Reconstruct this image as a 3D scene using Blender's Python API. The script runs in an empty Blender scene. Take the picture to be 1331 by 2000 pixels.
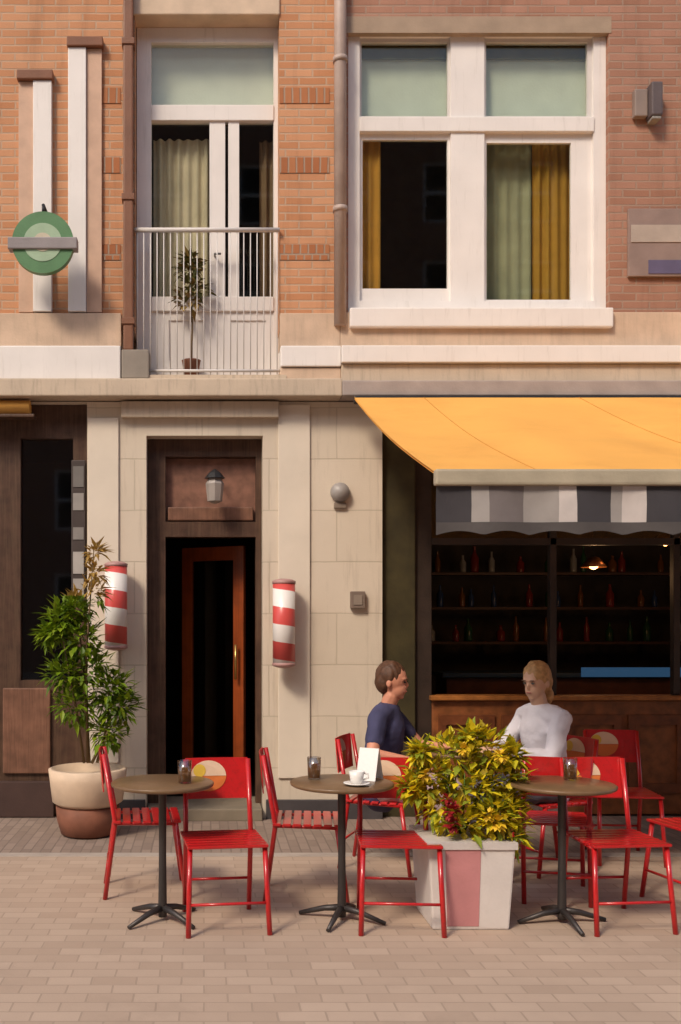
import bpy, bmesh, math, random
from mathutils import Vector, Matrix
random.seed(7)
C = bpy.context.scene.collection
R = math.radians
# ---------------- camera, sky, sun, exposure ----------------
CX, CY, CZ, F = -1.104, -8.1, 1.6, 1944.0
cam = bpy.data.cameras.new('camera'); co = bpy.data.objects.new('camera', cam); C.objects.link(co)
co.location = (CX, CY, CZ); co.rotation_euler = (R(90), 0, 0)
cam.sensor_fit = 'VERTICAL'; cam.sensor_height = 36; cam.lens = 36*F/2000
cam.shift_x = (665.5-400)/2000; cam.shift_y = (1216-1000)/2000
cam.clip_end = 2000
bpy.context.scene.camera = co
W = bpy.data.worlds.new("World"); bpy.context.scene.world = W; W.use_nodes = True
SUN_EL, SUN_AZ = 44, 38      # azimuth: degrees from straight-on (camera side) toward the left
nt = W.node_tree; bg = nt.nodes['Background']
sky = nt.nodes.new('ShaderNodeTexSky'); sky.sky_type = 'NISHITA'; sky.sun_disc = False
sky.sun_elevation = R(SUN_EL); sky.dust_density = 2.5; sky.sun_rotation = R(180+SUN_AZ)
nt.links.new(sky.outputs[0], bg.inputs[0]); bg.inputs[1].default_value = 0.115
sl = bpy.data.lights.new('sun', 'SUN'); sl.energy = 1.5; sl.angle = R(12); sl.color = (1, .86, .69)
so = bpy.data.objects.new('sun', sl); C.objects.link(so)
sd = Vector((-math.sin(R(SUN_AZ))*math.cos(R(SUN_EL)), -math.cos(R(SUN_AZ))*math.cos(R(SUN_EL)), math.sin(R(SUN_EL))))
so.rotation_euler = sd.to_track_quat('Z', 'Y').to_euler(); so.location = (-8, -10, 12)
vs = bpy.context.scene.view_settings
vs.view_transform = 'Standard'; vs.look = 'None'; vs.exposure = 0.74; vs.gamma = 1

def P(px, py, Y):
    s = F/(Y-CY); return Vector((CX+(px-400)/s, Y, CZ+(1216-py)/s))
def X(px, Y=0): return P(px, 0, Y).x
def Z(py, Y=0): return P(0, py, Y).z

# ---------------- materials ----------------
def s2l(c):
    return tuple((v/255/12.92 if v/255 <= .04045 else ((v/255+.055)/1.055)**2.4) for v in c)
MC = {}
def mat(name, col, rough=.7, metal=0, var=.12, scale=6, bump=.15, bscale=60, spec=.4, **kw):
    if name in MC: return MC[name]
    m = bpy.data.materials.new(name); m.use_nodes = True; n = m.node_tree.nodes; L = m.node_tree.links
    b = n['Principled BSDF']; b.inputs['Roughness'].default_value = rough; b.inputs['Metallic'].default_value = metal
    b.inputs['Specular IOR Level'].default_value = spec
    tc = n.new('ShaderNodeTexCoord')
    nz = n.new('ShaderNodeTexNoise'); nz.inputs['Scale'].default_value = scale; nz.inputs['Detail'].default_value = 6
    L.new(tc.outputs['Object'], nz.inputs['Vector'])
    r = n.new('ShaderNodeValToRGB'); r.color_ramp.elements[0].position = .3; r.color_ramp.elements[1].position = .7
    a = tuple(max(0, c*(1-var)) for c in col)+(1,); z = tuple(min(1, c*(1+var)) for c in col)+(1,)
    r.color_ramp.elements[0].color = a; r.color_ramp.elements[1].color = z
    L.new(nz.outputs['Fac'], r.inputs[0]); L.new(r.outputs[0], b.inputs['Base Color'])
    if bump:
        n2 = n.new('ShaderNodeTexNoise'); n2.inputs['Scale'].default_value = bscale; n2.inputs['Detail'].default_value = 4
        L.new(tc.outputs['Object'], n2.inputs['Vector'])
        bp = n.new('ShaderNodeBump'); bp.inputs['Strength'].default_value = bump; bp.inputs['Distance'].default_value = .01
        L.new(n2.outputs['Fac'], bp.inputs['Height']); L.new(bp.outputs[0], b.inputs['Normal'])
    for k, v in kw.items(): b.inputs[k.replace('_', ' ')].default_value = v
    MC[name] = m; return m

def brickmat(name, c1, c2, mortar, bw=.22, rh=.065, ms=.008, axis='wall', rough=.85, rot=0, bstr=.6, off=.5):
    m = bpy.data.materials.new(name); m.use_nodes = True; n = m.node_tree.nodes; L = m.node_tree.links
    b = n['Principled BSDF']; b.inputs['Roughness'].default_value = rough; b.inputs['Specular IOR Level'].default_value = .25
    g = n.new('ShaderNodeTexCoord'); src = g.outputs['Object']
    sp = n.new('ShaderNodeSeparateXYZ'); cb = n.new('ShaderNodeCombineXYZ'); L.new(src, sp.inputs[0])
    if axis == 'wall':
        ad = n.new('ShaderNodeMath'); ad.operation = 'ADD'; L.new(sp.outputs[0], ad.inputs[0]); L.new(sp.outputs[1], ad.inputs[1])
        L.new(ad.outputs[0], cb.inputs[0]); L.new(sp.outputs[2], cb.inputs[1])
    else:
        L.new(sp.outputs[0], cb.inputs[0]); L.new(sp.outputs[1], cb.inputs[1])
    mp = n.new('ShaderNodeMapping'); mp.inputs['Rotation'].default_value = (0, 0, rot)
    L.new(cb.outputs[0], mp.inputs[0])
    nw = n.new('ShaderNodeTexNoise'); nw.inputs['Scale'].default_value = 3; L.new(mp.outputs[0], nw.inputs['Vector'])
    mx = n.new('ShaderNodeMixRGB'); mx.blend_type = 'ADD'; mx.inputs[0].default_value = .012
    L.new(mp.outputs[0], mx.inputs[1]); L.new(nw.outputs['Color'], mx.inputs[2])
    br = n.new('ShaderNodeTexBrick'); L.new(mx.outputs[0], br.inputs['Vector'])
    br.inputs['Scale'].default_value = 1; br.inputs['Brick Width'].default_value = bw; br.inputs['Row Height'].default_value = rh
    br.inputs['Mortar Size'].default_value = ms; br.inputs['Mortar Smooth'].default_value = .3; br.offset = off
    br.inputs['Color1'].default_value = c1+(1,); br.inputs['Color2'].default_value = c2+(1,); br.inputs['Mortar'].default_value = mortar+(1,)
    br.inputs['Bias'].default_value = 0
    nz = n.new('ShaderNodeTexNoise'); nz.inputs['Scale'].default_value = 1.3; nz.inputs['Detail'].default_value = 8; nz.inputs['Roughness'].default_value = .65
    L.new(src, nz.inputs['Vector'])
    rr = n.new('ShaderNodeMapRange'); rr.inputs['To Min'].default_value = .86 if name == 'cream_stone' else .68 if axis=='wall' else .84; rr.inputs['To Max'].default_value = 1.14 if name == 'cream_stone' else 1.3 if axis=='wall' else 1.16; L.new(nz.outputs['Fac'], rr.inputs['Value'])
    mu = n.new('ShaderNodeMixRGB'); mu.blend_type = 'MULTIPLY'; mu.inputs[0].default_value = 1
    L.new(br.outputs['Color'], mu.inputs[1]); L.new(rr.outputs[0], mu.inputs[2]); L.new(mu.outputs[0], b.inputs['Base Color'])
    n3 = n.new('ShaderNodeTexNoise'); n3.inputs['Scale'].default_value = 90; L.new(src, n3.inputs['Vector'])
    sb = n.new('ShaderNodeMath'); sb.operation = 'MULTIPLY_ADD'; sb.inputs[1].default_value = -1
    m3 = n.new('ShaderNodeMath'); m3.operation = 'MULTIPLY'; m3.inputs[1].default_value = .35; L.new(n3.outputs['Fac'], m3.inputs[0])
    L.new(br.outputs['Fac'], sb.inputs[0]); L.new(m3.outputs[0], sb.inputs[2])
    bp = n.new('ShaderNodeBump'); bp.inputs['Strength'].default_value = bstr; bp.inputs['Distance'].default_value = .006
    L.new(sb.outputs[0], bp.inputs['Height']); L.new(bp.outputs[0], b.inputs['Normal'])
    return m

def glass(name, tint=(.88, .9, .86), mixf=.01, rough=.03):
    if name in MC: return MC[name]
    m = bpy.data.materials.new(name); m.use_nodes = True; n = m.node_tree.nodes; L = m.node_tree.links
    n.remove(n['Principled BSDF']); o = n['Material Output']
    t = n.new('ShaderNodeBsdfTransparent'); t.inputs[0].default_value = tint+(1,)
    g = n.new('ShaderNodeBsdfGlossy'); g.inputs['Roughness'].default_value = rough
    fr = n.new('ShaderNodeLayerWeight'); fr.inputs[0].default_value = .5; pw = n.new('ShaderNodeMath'); pw.operation = 'POWER'; pw.inputs[1].default_value = 4; L.new(fr.outputs['Facing'], pw.inputs[0])
    ad = n.new('ShaderNodeMath'); ad.operation = 'MULTIPLY_ADD'; ad.use_clamp = True; ad.inputs[1].default_value = .7; ad.inputs[2].default_value = .03+mixf; L.new(pw.outputs[0], ad.inputs[0])
    nz = n.new('ShaderNodeTexNoise'); nz.inputs['Scale'].default_value = 1.5
    bp = n.new('ShaderNodeBump'); bp.inputs['Strength'].default_value = .05; L.new(nz.outputs['Fac'], bp.inputs['Height']); L.new(bp.outputs[0], g.inputs['Normal'])
    mx = n.new('ShaderNodeMixShader'); L.new(ad.outputs[0], mx.inputs[0]); L.new(t.outputs[0], mx.inputs[1]); L.new(g.outputs[0], mx.inputs[2])
    L.new(mx.outputs[0], o.inputs['Surface']); MC[name] = m; return m

# ---------------- mesh helpers ----------------
class MB:
    def __init__(s): s.b = bmesh.new()
    def box(s, x0, x1, y0, y1, z0, z1, bev=0, M=None):
        r = bmesh.ops.create_cube(s.b, size=1); v = r['verts']
        bmesh.ops.scale(s.b, verts=v, vec=(abs(x1-x0), abs(y1-y0), abs(z1-z0)))
        bmesh.ops.translate(s.b, verts=v, vec=((x0+x1)/2, (y0+y1)/2, (z0+z1)/2))
        if bev:
            e = {e for q in v for e in q.link_edges}
            rr = bmesh.ops.bevel(s.b, geom=list(e), offset=bev, segments=2, affect='EDGES', profile=.6); v = list({q for f in rr['faces'] for q in f.verts} | {q for q in v if q.is_valid})
        if M is not None: bmesh.ops.transform(s.b, matrix=M, verts=v)
        return s
    def tube(s, pts, r, n=8, caps=True):
        pts = [Vector(p) for p in pts]; rs = r if isinstance(r, (list, tuple)) else [r]*len(pts); rings = []
        up = Vector((0, 0, 1)); prev = None
        for i, p in enumerate(pts):
            d = (pts[min(i+1, len(pts)-1)]-pts[max(i-1, 0)]).normalized()
            if prev is None:
                a = d.cross(up if abs(d.z) < .95 else Vector((1, 0, 0))).normalized()
            else:
                a = (prev-d*prev.dot(d)).normalized()
            prev = a; bb = d.cross(a)
            rings.append([s.b.verts.new(p+(a*math.cos(2*math.pi*k/n)+bb*math.sin(2*math.pi*k/n))*rs[i]) for k in range(n)])
        for i in range(len(rings)-1):
            for k in range(n): s.b.faces.new((rings[i][k], rings[i][(k+1) % n], rings[i+1][(k+1) % n], rings[i+1][k])).smooth = True
        if caps: s.b.faces.new(rings[0][::-1]); s.b.faces.new(rings[-1])
        return s
    def lathe(s, prof, c=(0, 0, 0), n=24, smooth=True):
        c = Vector(c); rings = []
        for r_, z in prof:
            rings.append([s.b.verts.new(c+Vector((max(r_, .0005)*math.cos(2*math.pi*k/n), max(r_, .0005)*math.sin(2*math.pi*k/n), z))) for k in range(n)])
        for i in range(len(rings)-1):
            for k in range(n): s.b.faces.new((rings[i][k], rings[i][(k+1) % n], rings[i+1][(k+1) % n], rings[i+1][k])).smooth = smooth
        s.b.faces.new(rings[0][::-1]); s.b.faces.new(rings[-1]); return s
    def quad(s, *p):
        s.b.faces.new([s.b.verts.new(Vector(q)) for q in p]); return s
    def prism(s, pts, y0, y1):   # outline in xz, thickness along y
        a = [s.b.verts.new((p[0], y0, p[1])) for p in pts]; c = [s.b.verts.new((p[0], y1, p[1])) for p in pts]
        s.b.faces.new(a); s.b.faces.new(c[::-1]); k = len(pts)
        for i in range(k): s.b.faces.new((a[i], a[(i+1) % k], c[(i+1) % k], c[i]))
        return s
    def wall(s, x0, x1, z0, z1, y0, y1, holes=()):   # solid slab with rectangular openings
        xs = sorted({x0, x1} | {h[0] for h in holes} | {h[1] for h in holes}); zs = sorted({z0, z1} | {h[2] for h in holes} | {h[3] for h in holes})
        xs = [x for x in xs if x0 <= x <= x1]; zs = [z for z in zs if z0 <= z <= z1]
        def solid(i, j):
            if i < 0 or j < 0 or i >= len(xs)-1 or j >= len(zs)-1: return False
            cx, cz = (xs[i]+xs[i+1])/2, (zs[j]+zs[j+1])/2
            return not any(h[0] < cx < h[1] and h[2] < cz < h[3] for h in holes)
        for i in range(len(xs)-1):
            for j in range(len(zs)-1):
                if not solid(i, j): continue
                a, b_, c, d = xs[i], xs[i+1], zs[j], zs[j+1]
                s.quad((a, y0, c), (b_, y0, c), (b_, y0, d), (a, y0, d)); s.quad((a, y1, c), (a, y1, d), (b_, y1, d), (b_, y1, c))
                if not solid(i-1, j): s.quad((a, y0, c), (a, y0, d), (a, y1, d), (a, y1, c))
                if not solid(i+1, j): s.quad((b_, y0, c), (b_, y1, c), (b_, y1, d), (b_, y0, d))
                if not solid(i, j-1): s.quad((a, y0, c), (a, y1, c), (b_, y1, c), (b_, y0, c))
                if not solid(i, j+1): s.quad((a, y0, d), (b_, y0, d), (b_, y1, d), (a, y1, d))
        bmesh.ops.remove_doubles(s.b, verts=s.b.verts, dist=1e-5)
        return s
    def build(s, name, m, parent=None, smooth=False, tf=None):
        me = bpy.data.meshes.new(name)
        if tf is not None: bmesh.ops.transform(s.b, matrix=tf, verts=s.b.verts)
        bmesh.ops.recalc_face_normals(s.b, faces=s.b.faces); s.b.to_mesh(me); s.b.free()
        if smooth:
            for p in me.polygons: p.use_smooth = True
        for mm in (m if isinstance(m, (list, tuple)) else [m]): me.materials.append(mm)
        o = bpy.data.objects.new(name, me); C.objects.link(o); o.parent = parent; return o
def tag(o, label, cat, group=None):
    o['label'] = label; o['category'] = cat
    if group: o['group'] = group
    return o
def thing(name, label, cat, loc=(0, 0, 0), rz=0, group=None):
    o = bpy.data.objects.new(name, None); C.objects.link(o); o.location = loc; o.rotation_euler = (0, 0, rz); o.empty_display_size = .1
    return tag(o, label, cat, group)
def struct(o): o['kind'] = 'structure'; return o
def dup(root, loc, rz, label, group=None):
    r = root.copy(); C.objects.link(r); r.location = loc; r.rotation_euler = (0, 0, rz); r['label'] = label
    if group: r['group'] = group
    for ch in list(root.children):
        c = ch.copy(); C.objects.link(c); c.parent = r
        for g in list(ch.children):
            d = g.copy(); C.objects.link(d); d.parent = c
    return r

orange_brick = brickmat('orange_brick', (.49, .22, .105), (.60, .31, .17), (.50, .33, .22))
brown_brick = brickmat('brown_brick', (.32, .155, .10), (.40, .21, .145), (.345, .225, .165))
band_brick = brickmat('band_brick', (.36, .13, .055), (.44, .18, .08), (.36, .26, .19), bw=.065, rh=.2)
paving = brickmat('paving_brick', (.40, .295, .22), (.465, .35, .265), (.36, .27, .203), bw=.2, rh=.1, ms=.005, axis='floor', rough=.85, bstr=.35)
strip_pave = brickmat('shaded_clinker', (.23, .17, .135), (.30, .225, .18), (.20, .15, .12), bw=.2, rh=.07, ms=.006, axis='floor', rough=.85, rot=R(90), bstr=.4)  # paving colour darkened to stand in for shade along the wall base
kerbm = mat('kerb_stone', (.38, .32, .27), .8)
cream = brickmat('cream_stone', (.62, .53, .42), (.65, .555, .445), (.52, .44, .34), bw=1.1, rh=.42, ms=.006, bstr=.35)
ledge = mat('ledge_stone', (.55, .44, .33), .75, var=.1, scale=3)
white = mat('white_paint', (.78, .73, .69), .45, var=.04, scale=4, bump=.05)
greyw = mat('grey_white_paint', (.62, .58, .55), .5, var=.05)
blind = mat('pale_blind', (.74, .78, .70), .8, var=.05)
curtain_o = mat('ochre_curtain', (.46, .24, .035), .9)
curtain_g = mat('grey_green_curtain', (.42, .41, .28), .9)
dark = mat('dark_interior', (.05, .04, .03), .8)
darkwood = mat('dark_wood', (.07, .035, .022), .45, var=.3, scale=9)
midwood = mat('brown_wood', (.19, .09, .055), .5, var=.25, scale=9)
orangewood = mat('orange_wood', (.26, .05, .008), .4, var=.2, scale=8)
plinth = mat('dark_plinth', (.055, .048, .05), .6, var=.2)
red = mat('red_paint', (.50, .014, .016), .28, var=.15, bump=.08, bscale=40, Coat_Weight=.4)
steel = mat('grey_steel', (.22, .21, .2), .4, .6)
black = mat('black_metal', (.03, .03, .032), .4, .3)
pipe_m = mat('painted_pipe', (.42, .32, .27), .5)
awn = mat('orange_canvas', (.78, .385, .08), .8, var=.06, scale=2, bump=.2, bscale=300)
valm = mat('anthracite_canvas', (.05, .045, .05), .85)
beige_m = mat('beige_bar', (.42, .36, .26), .5)
clear = glass('clear_pane'); darkg = glass('shop_pane', (.75, .75, .75), .02)


def shade(m, col2, amt=.5, sx=1, sz=.12, scale=3, lo=.5, hi=.75):
    """weathering with a shape of its own: vertical runs of dirt mixed into the base colour"""
    n = m.node_tree.nodes; L = m.node_tree.links; b = n['Principled BSDF']; src = b.inputs['Base Color'].links[0].from_socket
    tc = n.new('ShaderNodeTexCoord'); mp = n.new('ShaderNodeMapping'); mp.inputs['Scale'].default_value = (sx, sx, sz); L.new(tc.outputs['Object'], mp.inputs[0])
    nz = n.new('ShaderNodeTexNoise'); nz.inputs['Scale'].default_value = scale; nz.inputs['Detail'].default_value = 7; nz.inputs['Roughness'].default_value = .7; L.new(mp.outputs[0], nz.inputs['Vector'])
    mr = n.new('ShaderNodeMapRange'); mr.inputs['From Min'].default_value = lo; mr.inputs['From Max'].default_value = hi; mr.inputs['To Max'].default_value = amt; L.new(nz.outputs['Fac'], mr.inputs['Value'])
    mx = n.new('ShaderNodeMixRGB'); mx.inputs[2].default_value = col2+(1,); L.new(mr.outputs[0], mx.inputs[0]); L.new(src, mx.inputs[1]); L.new(mx.outputs[0], b.inputs['Base Color'])
for m_ in (orange_brick, brown_brick): shade(m_, (.10, .055, .035), .45, 2.5, .25, 2, .52, .8)
shade(cream, (.26, .20, .145), .45, 6, .5, 2.5, .54, .8); shade(ledge, (.22, .17, .13), .5, 8, 1, 3, .5, .75)
shade(white, (.40, .35, .30), .4, 9, .8, 3, .55, .8); shade(darkwood, (.14, .085, .05), .6, 14, .6, 4, .45, .7); shade(midwood, (.08, .035, .02), .6, 14, .6, 4, .45, .7)
shade(orangewood, (.10, .02, .006), .6, 20, .5, 4, .45, .7); shade(paving, (.20, .15, .115), .35, .5, .5, 1.6, .55, .75); shade(red, (.22, .02, .015), .5, 8, 8, 6, .5, .7)

def emit(name, col, st_):
    m = bpy.data.materials.new(name); m.use_nodes = True; b = m.node_tree.nodes['Principled BSDF']; b.inputs['Base Color'].default_value = col+(1,)
    b.inputs['Emission Color'].default_value = col+(1,); b.inputs['Emission Strength'].default_value = st_; return m
# ---------------- ground ----------------
pv = struct(MB().box(-40, 40, -60, 30, -.3, 0).build('pavement', paving))
struct(MB().box(-12, 12, -1.2, .3, -.1, .004).build('shade_strip', strip_pave))  # shade beside the wall, painted as a strip of darker paving
struct(MB().box(-12, 12, -1.3, -1.2, -.1, .006, .004).build('kerb_strip', kerbm))
# ---------------- left building ----------------
xs = X(663)
bl = thing('brick_building', 'orange brick house with cream stone ground floor, white balcony door and dark central doorway', 'building', (X(250), .2, 0))
def BP(mb, name, m, root, sub=None):
    o = mb.build(name, m, sub if sub else root)
    if not sub: o.matrix_parent_inverse = Matrix.Translation(-Vector(root.location))
    return o
bay = (X(264), X(546), Z(745), Z(28))
BP(MB().wall(-9, xs, Z(650), 9, 0, .25, [bay]), 'wall', orange_brick, bl)
pj = mat('pinkish_jamb', (.58, .38, .27), .7); capm = mat('cap_brown', (.20, .08, .04), .6)
for (wa_, wb_, ta, tb, top) in ((67, 103, 38, 66.5, 168), (135, 170, 170.5, 200, 104)):
    st_ = BP(MB().box(X(wa_), X(wb_), -.055, -.001, Z(612), Z(top-5)-.002, .006), 'facade_strip', white, bl)
    MB().box(X(ta), X(tb), -.032, -.001, Z(612), Z(top-5)-.002, .004).build('side_strip', pj, st_)
    c0 = 36 if wa_ == 67 else 133
    MB().box(X(c0), X(c0+70), -.075, -.001, Z(top-5), Z(top-23), .008).build('cap', capm, st_)
dL = 0.26
lo = MB(); lo.box(bay[0]-.05, bay[0], .25, dL+.1, bay[2], bay[3]); lo.box(bay[1], bay[1]+.05, .25, dL+.1, bay[2], bay[3])
lo.box(bay[0]-.05, bay[1]+.05, .25, dL+.2, bay[3]+.001, bay[3]+.1)
BP(lo, 'wall', orange_brick, bl)
BP(MB().box(bay[0]-.05, bay[1]+.05, -.10, dL+.3, bay[2]-.03, bay[2]+.03), 'balcony_floor', ledge, bl)
BP(MB().box(bay[0]-.08, bay[1]+.002, -.02, dL, bay[3]-.012, bay[3]+.3, .01), 'lintel', mat('sand_lintel', (.62, .47, .34), .75), bl)
for zc in (187, 323, 493):
    BP(MB().box(bay[1]+.002, xs-.08, -.006, .1, Z(zc+15), Z(zc-15)), 'brick_band', band_brick, bl)
    BP(MB().box(X(198), X(236), -.006, .1, Z(zc+15), Z(zc-15)), 'brick_band', band_brick, bl)
# brown rectangular downpipe beside the balcony door
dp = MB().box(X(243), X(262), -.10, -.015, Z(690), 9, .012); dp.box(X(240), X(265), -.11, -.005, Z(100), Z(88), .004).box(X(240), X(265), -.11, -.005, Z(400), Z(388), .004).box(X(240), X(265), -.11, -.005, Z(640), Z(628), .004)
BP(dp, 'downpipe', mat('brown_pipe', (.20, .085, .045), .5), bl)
def window(root, rx0, rx1, rz0, rz1, Y, fw, mull=(), trans=(), frame_m=white, name='window', depth=.08, pane=clear):
    w = BP(MB().wall(rx0, rx1, rz0, rz1, Y, Y+depth, [(rx0+fw, rx1-fw, rz0+fw, rz1-fw)]), name, frame_m, root)
    for m_, mw, za, zb in mull: MB().box(m_-mw/2, m_+mw/2, Y+.006, Y+depth-.006, za, zb).build('mullion', frame_m, w)
    for t_, tw, ta, tb in trans: MB().box(ta, tb, Y-.012, Y+depth-.009, t_-tw/2, t_+tw/2, .006).build('transom', frame_m, w)
    MB().box(rx0+fw, rx1-fw, Y+depth*.5, Y+depth*.5+.008, rz0+fw, rz1-fw).build('pane', pane, w)
    return w
Y1 = dL-.1
w0, w1 = bay[0]+.005, bay[1]+.085
bd = window(bl, w0, w1, bay[2]+.04, bay[3]-.015, Y1, .12, [(X(425, Y1), .13, Z(600, Y1), Z(232, Y1)), (X(457, Y1), .09, Z(600, Y1), Z(232, Y1))], [(Z(221, Y1), .13, w0+.12, w1-.12), (Z(594, Y1), .12, w0+.12, w1-.12)], name='balcony_door')
MB().wall(w0+.12, w1-.12, Z(722, Y1), Z(604, Y1), Y1+.01, Y1+.07, [(X(330, Y1), X(400, Y1), Z(705, Y1), Z(625, Y1)), (X(450, Y1), X(520, Y1), Z(705, Y1), Z(625, Y1))]).build('door_panel', white, bd)
MB().box(w0+.11, w1-.11, Y1+.022, Y1+.052, Z(725, Y1), Z(600, Y1)).build('door_panel', white, bd)
MB().tube([(X(432, Y1), Y1-.05, Z(500, Y1)), (X(420, Y1), Y1-.05, Z(500, Y1)), (X(420, Y1), Y1+.01, Z(500, Y1))], .009).build('handle', steel, bd)
MB().box(w0+.1, w1-.02, Y1+.12, Y1+.125, Z(212, Y1), bay[3]).build('roller_blind', mat('white_green_blind', (.84, .85, .78), .8, var=.04), bd)
def curtain(root, xa, xb, z0, z1, Y, m, n=10, amp=.02, sub=None):
    mb = MB(); N = n*6; top = []; bot = []
    for i in range(N+1):
        t = i/N; x = xa+(xb-xa)*t; y = Y+amp*math.sin(t*n*2*math.pi)*(1+.4*math.sin(t*7))
        top.append(mb.b.verts.new((x, y, z1))); bot.append(mb.b.verts.new((x, y*1+.012*math.sin(t*9), z0)))
    for i in range(N): mb.b.faces.new((bot[i], bot[i+1], top[i+1], top[i])).smooth = True
    return BP(mb, 'curtain', m, root, sub)
curtain(bl, X(300, .3), X(408, .3), Z(600), Z(235), .33, mat('beige_curtain', (.76, .64, .50), .9), 6, .02, bd)
curtain(bl, X(508, .3), X(556, .3), Z(600), Z(235), .36, mat('brown_curtain', (.26, .16, .10), .9), 3, .02, bd)
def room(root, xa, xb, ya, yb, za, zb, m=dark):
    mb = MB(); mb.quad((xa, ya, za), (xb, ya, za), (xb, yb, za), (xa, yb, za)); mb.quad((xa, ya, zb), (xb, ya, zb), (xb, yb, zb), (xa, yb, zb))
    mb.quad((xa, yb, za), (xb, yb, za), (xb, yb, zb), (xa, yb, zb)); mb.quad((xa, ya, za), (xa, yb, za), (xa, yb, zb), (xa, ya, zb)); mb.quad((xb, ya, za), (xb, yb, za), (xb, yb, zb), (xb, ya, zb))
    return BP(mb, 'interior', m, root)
room(bl, bay[0]-.3, bay[1]+.2, dL+.12, 3.6, 3.6, 8)
rl = BP(MB().tube([(bay[0], -.03, Z(452)), (bay[1], -.03, Z(452))], .02), 'railing', greyw, bl)
mb = MB(); k = 21
for i in range(k+1):
    x = bay[0]+.02+(bay[1]-bay[0]-.04)*i/k; mb.tube([(x, -.03, Z(735)), (x, -.03, Z(454))], .005, 6)
mb.tube([(bay[0], -.03, Z(726)), (bay[1], -.03, Z(726))], .012); mb.build('baluster', greyw, rl)
tanst = mat('tan_stone', (.58, .42, .30), .75); shade(tanst, (.3, .22, .16), .4, 6, .6, 3)
for a, b_ in ((-9, X(238)), (bay[1]+.003, xs)):
    BP(MB().box(a, b_, -.05, .24, Z(680), Z(615), .006), 'ledge', tanst, bl)
    BP(MB().box(a, b_, -.11, .24, Z(722 if a > -9 else 747), Z(682), .01), 'ledge', white, bl)
BP(MB().box(bay[1]+.003, xs, -.09, .24, Z(747), Z(723.5), .005), 'fascia', tanst, bl)
BP(MB().box(X(240), bay[0]+.12, -.12, .1, Z(746), Z(690), .01), 'console', mat('grey_console', (.27, .23, .19), .8), bl)
BP(MB().box(-9, xs, -.17, .3, Z(782), Z(748.5), .01), 'cornice', ledge, bl)
door = (X(286), X(514), 0.0, Z(850)); shopL = (-9, X(170), .0, Z(785))
BP(MB().wall(-9, X(748), 0.0, Z(784), .02, .42, [door, shopL, (xs, X(748), Z(1218), Z(1216))][:2]), 'wall', cream, bl)
BP(MB().box(X(238), X(544), -.05, .018, Z(817), Z(786), .006), 'door_cornice', ledge, bl)
qm = MB()
BP(qm.box(X(172), X(232), .0, .018, Z(1490), Z(816), .005).box(X(544), X(606), .0, .018, Z(1520), Z(790), .005), 'pilaster', mat('pale_stone', (.70, .61, .50), .75, var=.06, scale=3, bump=.2, bscale=130), bl)
BP(MB().box(X(520), X(748)-.004, -.02, .018, 0.0, Z(1562), .004), 'plinth', plinth, bl)
BP(MB().box(X(174), X(284), -.02, .018, 0.0, Z(1562), .004), 'plinth', plinth, bl)
df = BP(MB().wall(door[0]+.002, door[1]-.002, .10, door[3]-.002, .17, .29, [(X(322), X(502), .10, Z(1045)), (X(322), X(502), Z(1015), Z(885))]), 'door_frame', darkwood, bl)
MB().box(X(322), X(502), .25, .27, Z(1015), Z(886)).build('transom_panel', mat('red_brown_panel', (.22, .105, .07), .5, var=.3, scale=12), df)
MB().box(X(322)+.02, X(502)-.02, .185, .25, Z(1012), Z(985), .01).build('moulding', midwood, df)
BP(MB().box(door[0]+.01, door[1]-.01, -.10, .5, 0.0, .10, .01), 'doorstep', mat('step_stone', (.22, .18, .13), .8), bl)
room(bl, X(262), X(570), .43, 4, .001, Z(850))
lw = .62; dlM = Matrix.Translation((X(478, .5), .5, .11)) @ Matrix.Rotation(R(150), 4, 'Z')
dl = BP(MB().wall(0, lw, 0, Z(1052)-.13, -.02, .02, [(.1, lw-.1, .28, Z(1052)-.25)]), 'door', orangewood, bl)
dl.data.transform(dlM); pn = MB().box(.1, lw-.1, -.004, .004, .28, Z(1052)-.25).build('pane', darkg, dl, tf=dlM)
MB().tube([(.05, .07, 1.0), (.05, .07, 1.3)], .011).build('handle', mat('brass', (.55, .36, .12), .3, .9), dl, tf=dlM)
# left shop front
fr = BP(MB().wall(-9, X(170)-.002, .0, Z(786), .10, .22, [(X(36), X(140), Z(1330), Z(852)), (-9, X(-6), Z(1330), Z(852))]), 'shopfront', darkwood, bl)
MB().box(-8.9, X(150), .16, .17, Z(1330), Z(852)).build('pane', darkg, fr)
for a, b_ in ((X(-260), X(-10)), (X(2), X(96))):
    MB().box(a, b_, .07, .098, .36, Z(1345), .01).build('stall_riser', midwood, fr)
mb = MB().box(X(-200), X(104), .03, .09, 0.01, .3, .006); mb.build('plinth', mat('brown_plinth', (.06, .032, .026), .6), fr)
room(bl, -9, X(168), .3, 3, .001, Z(790))
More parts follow.
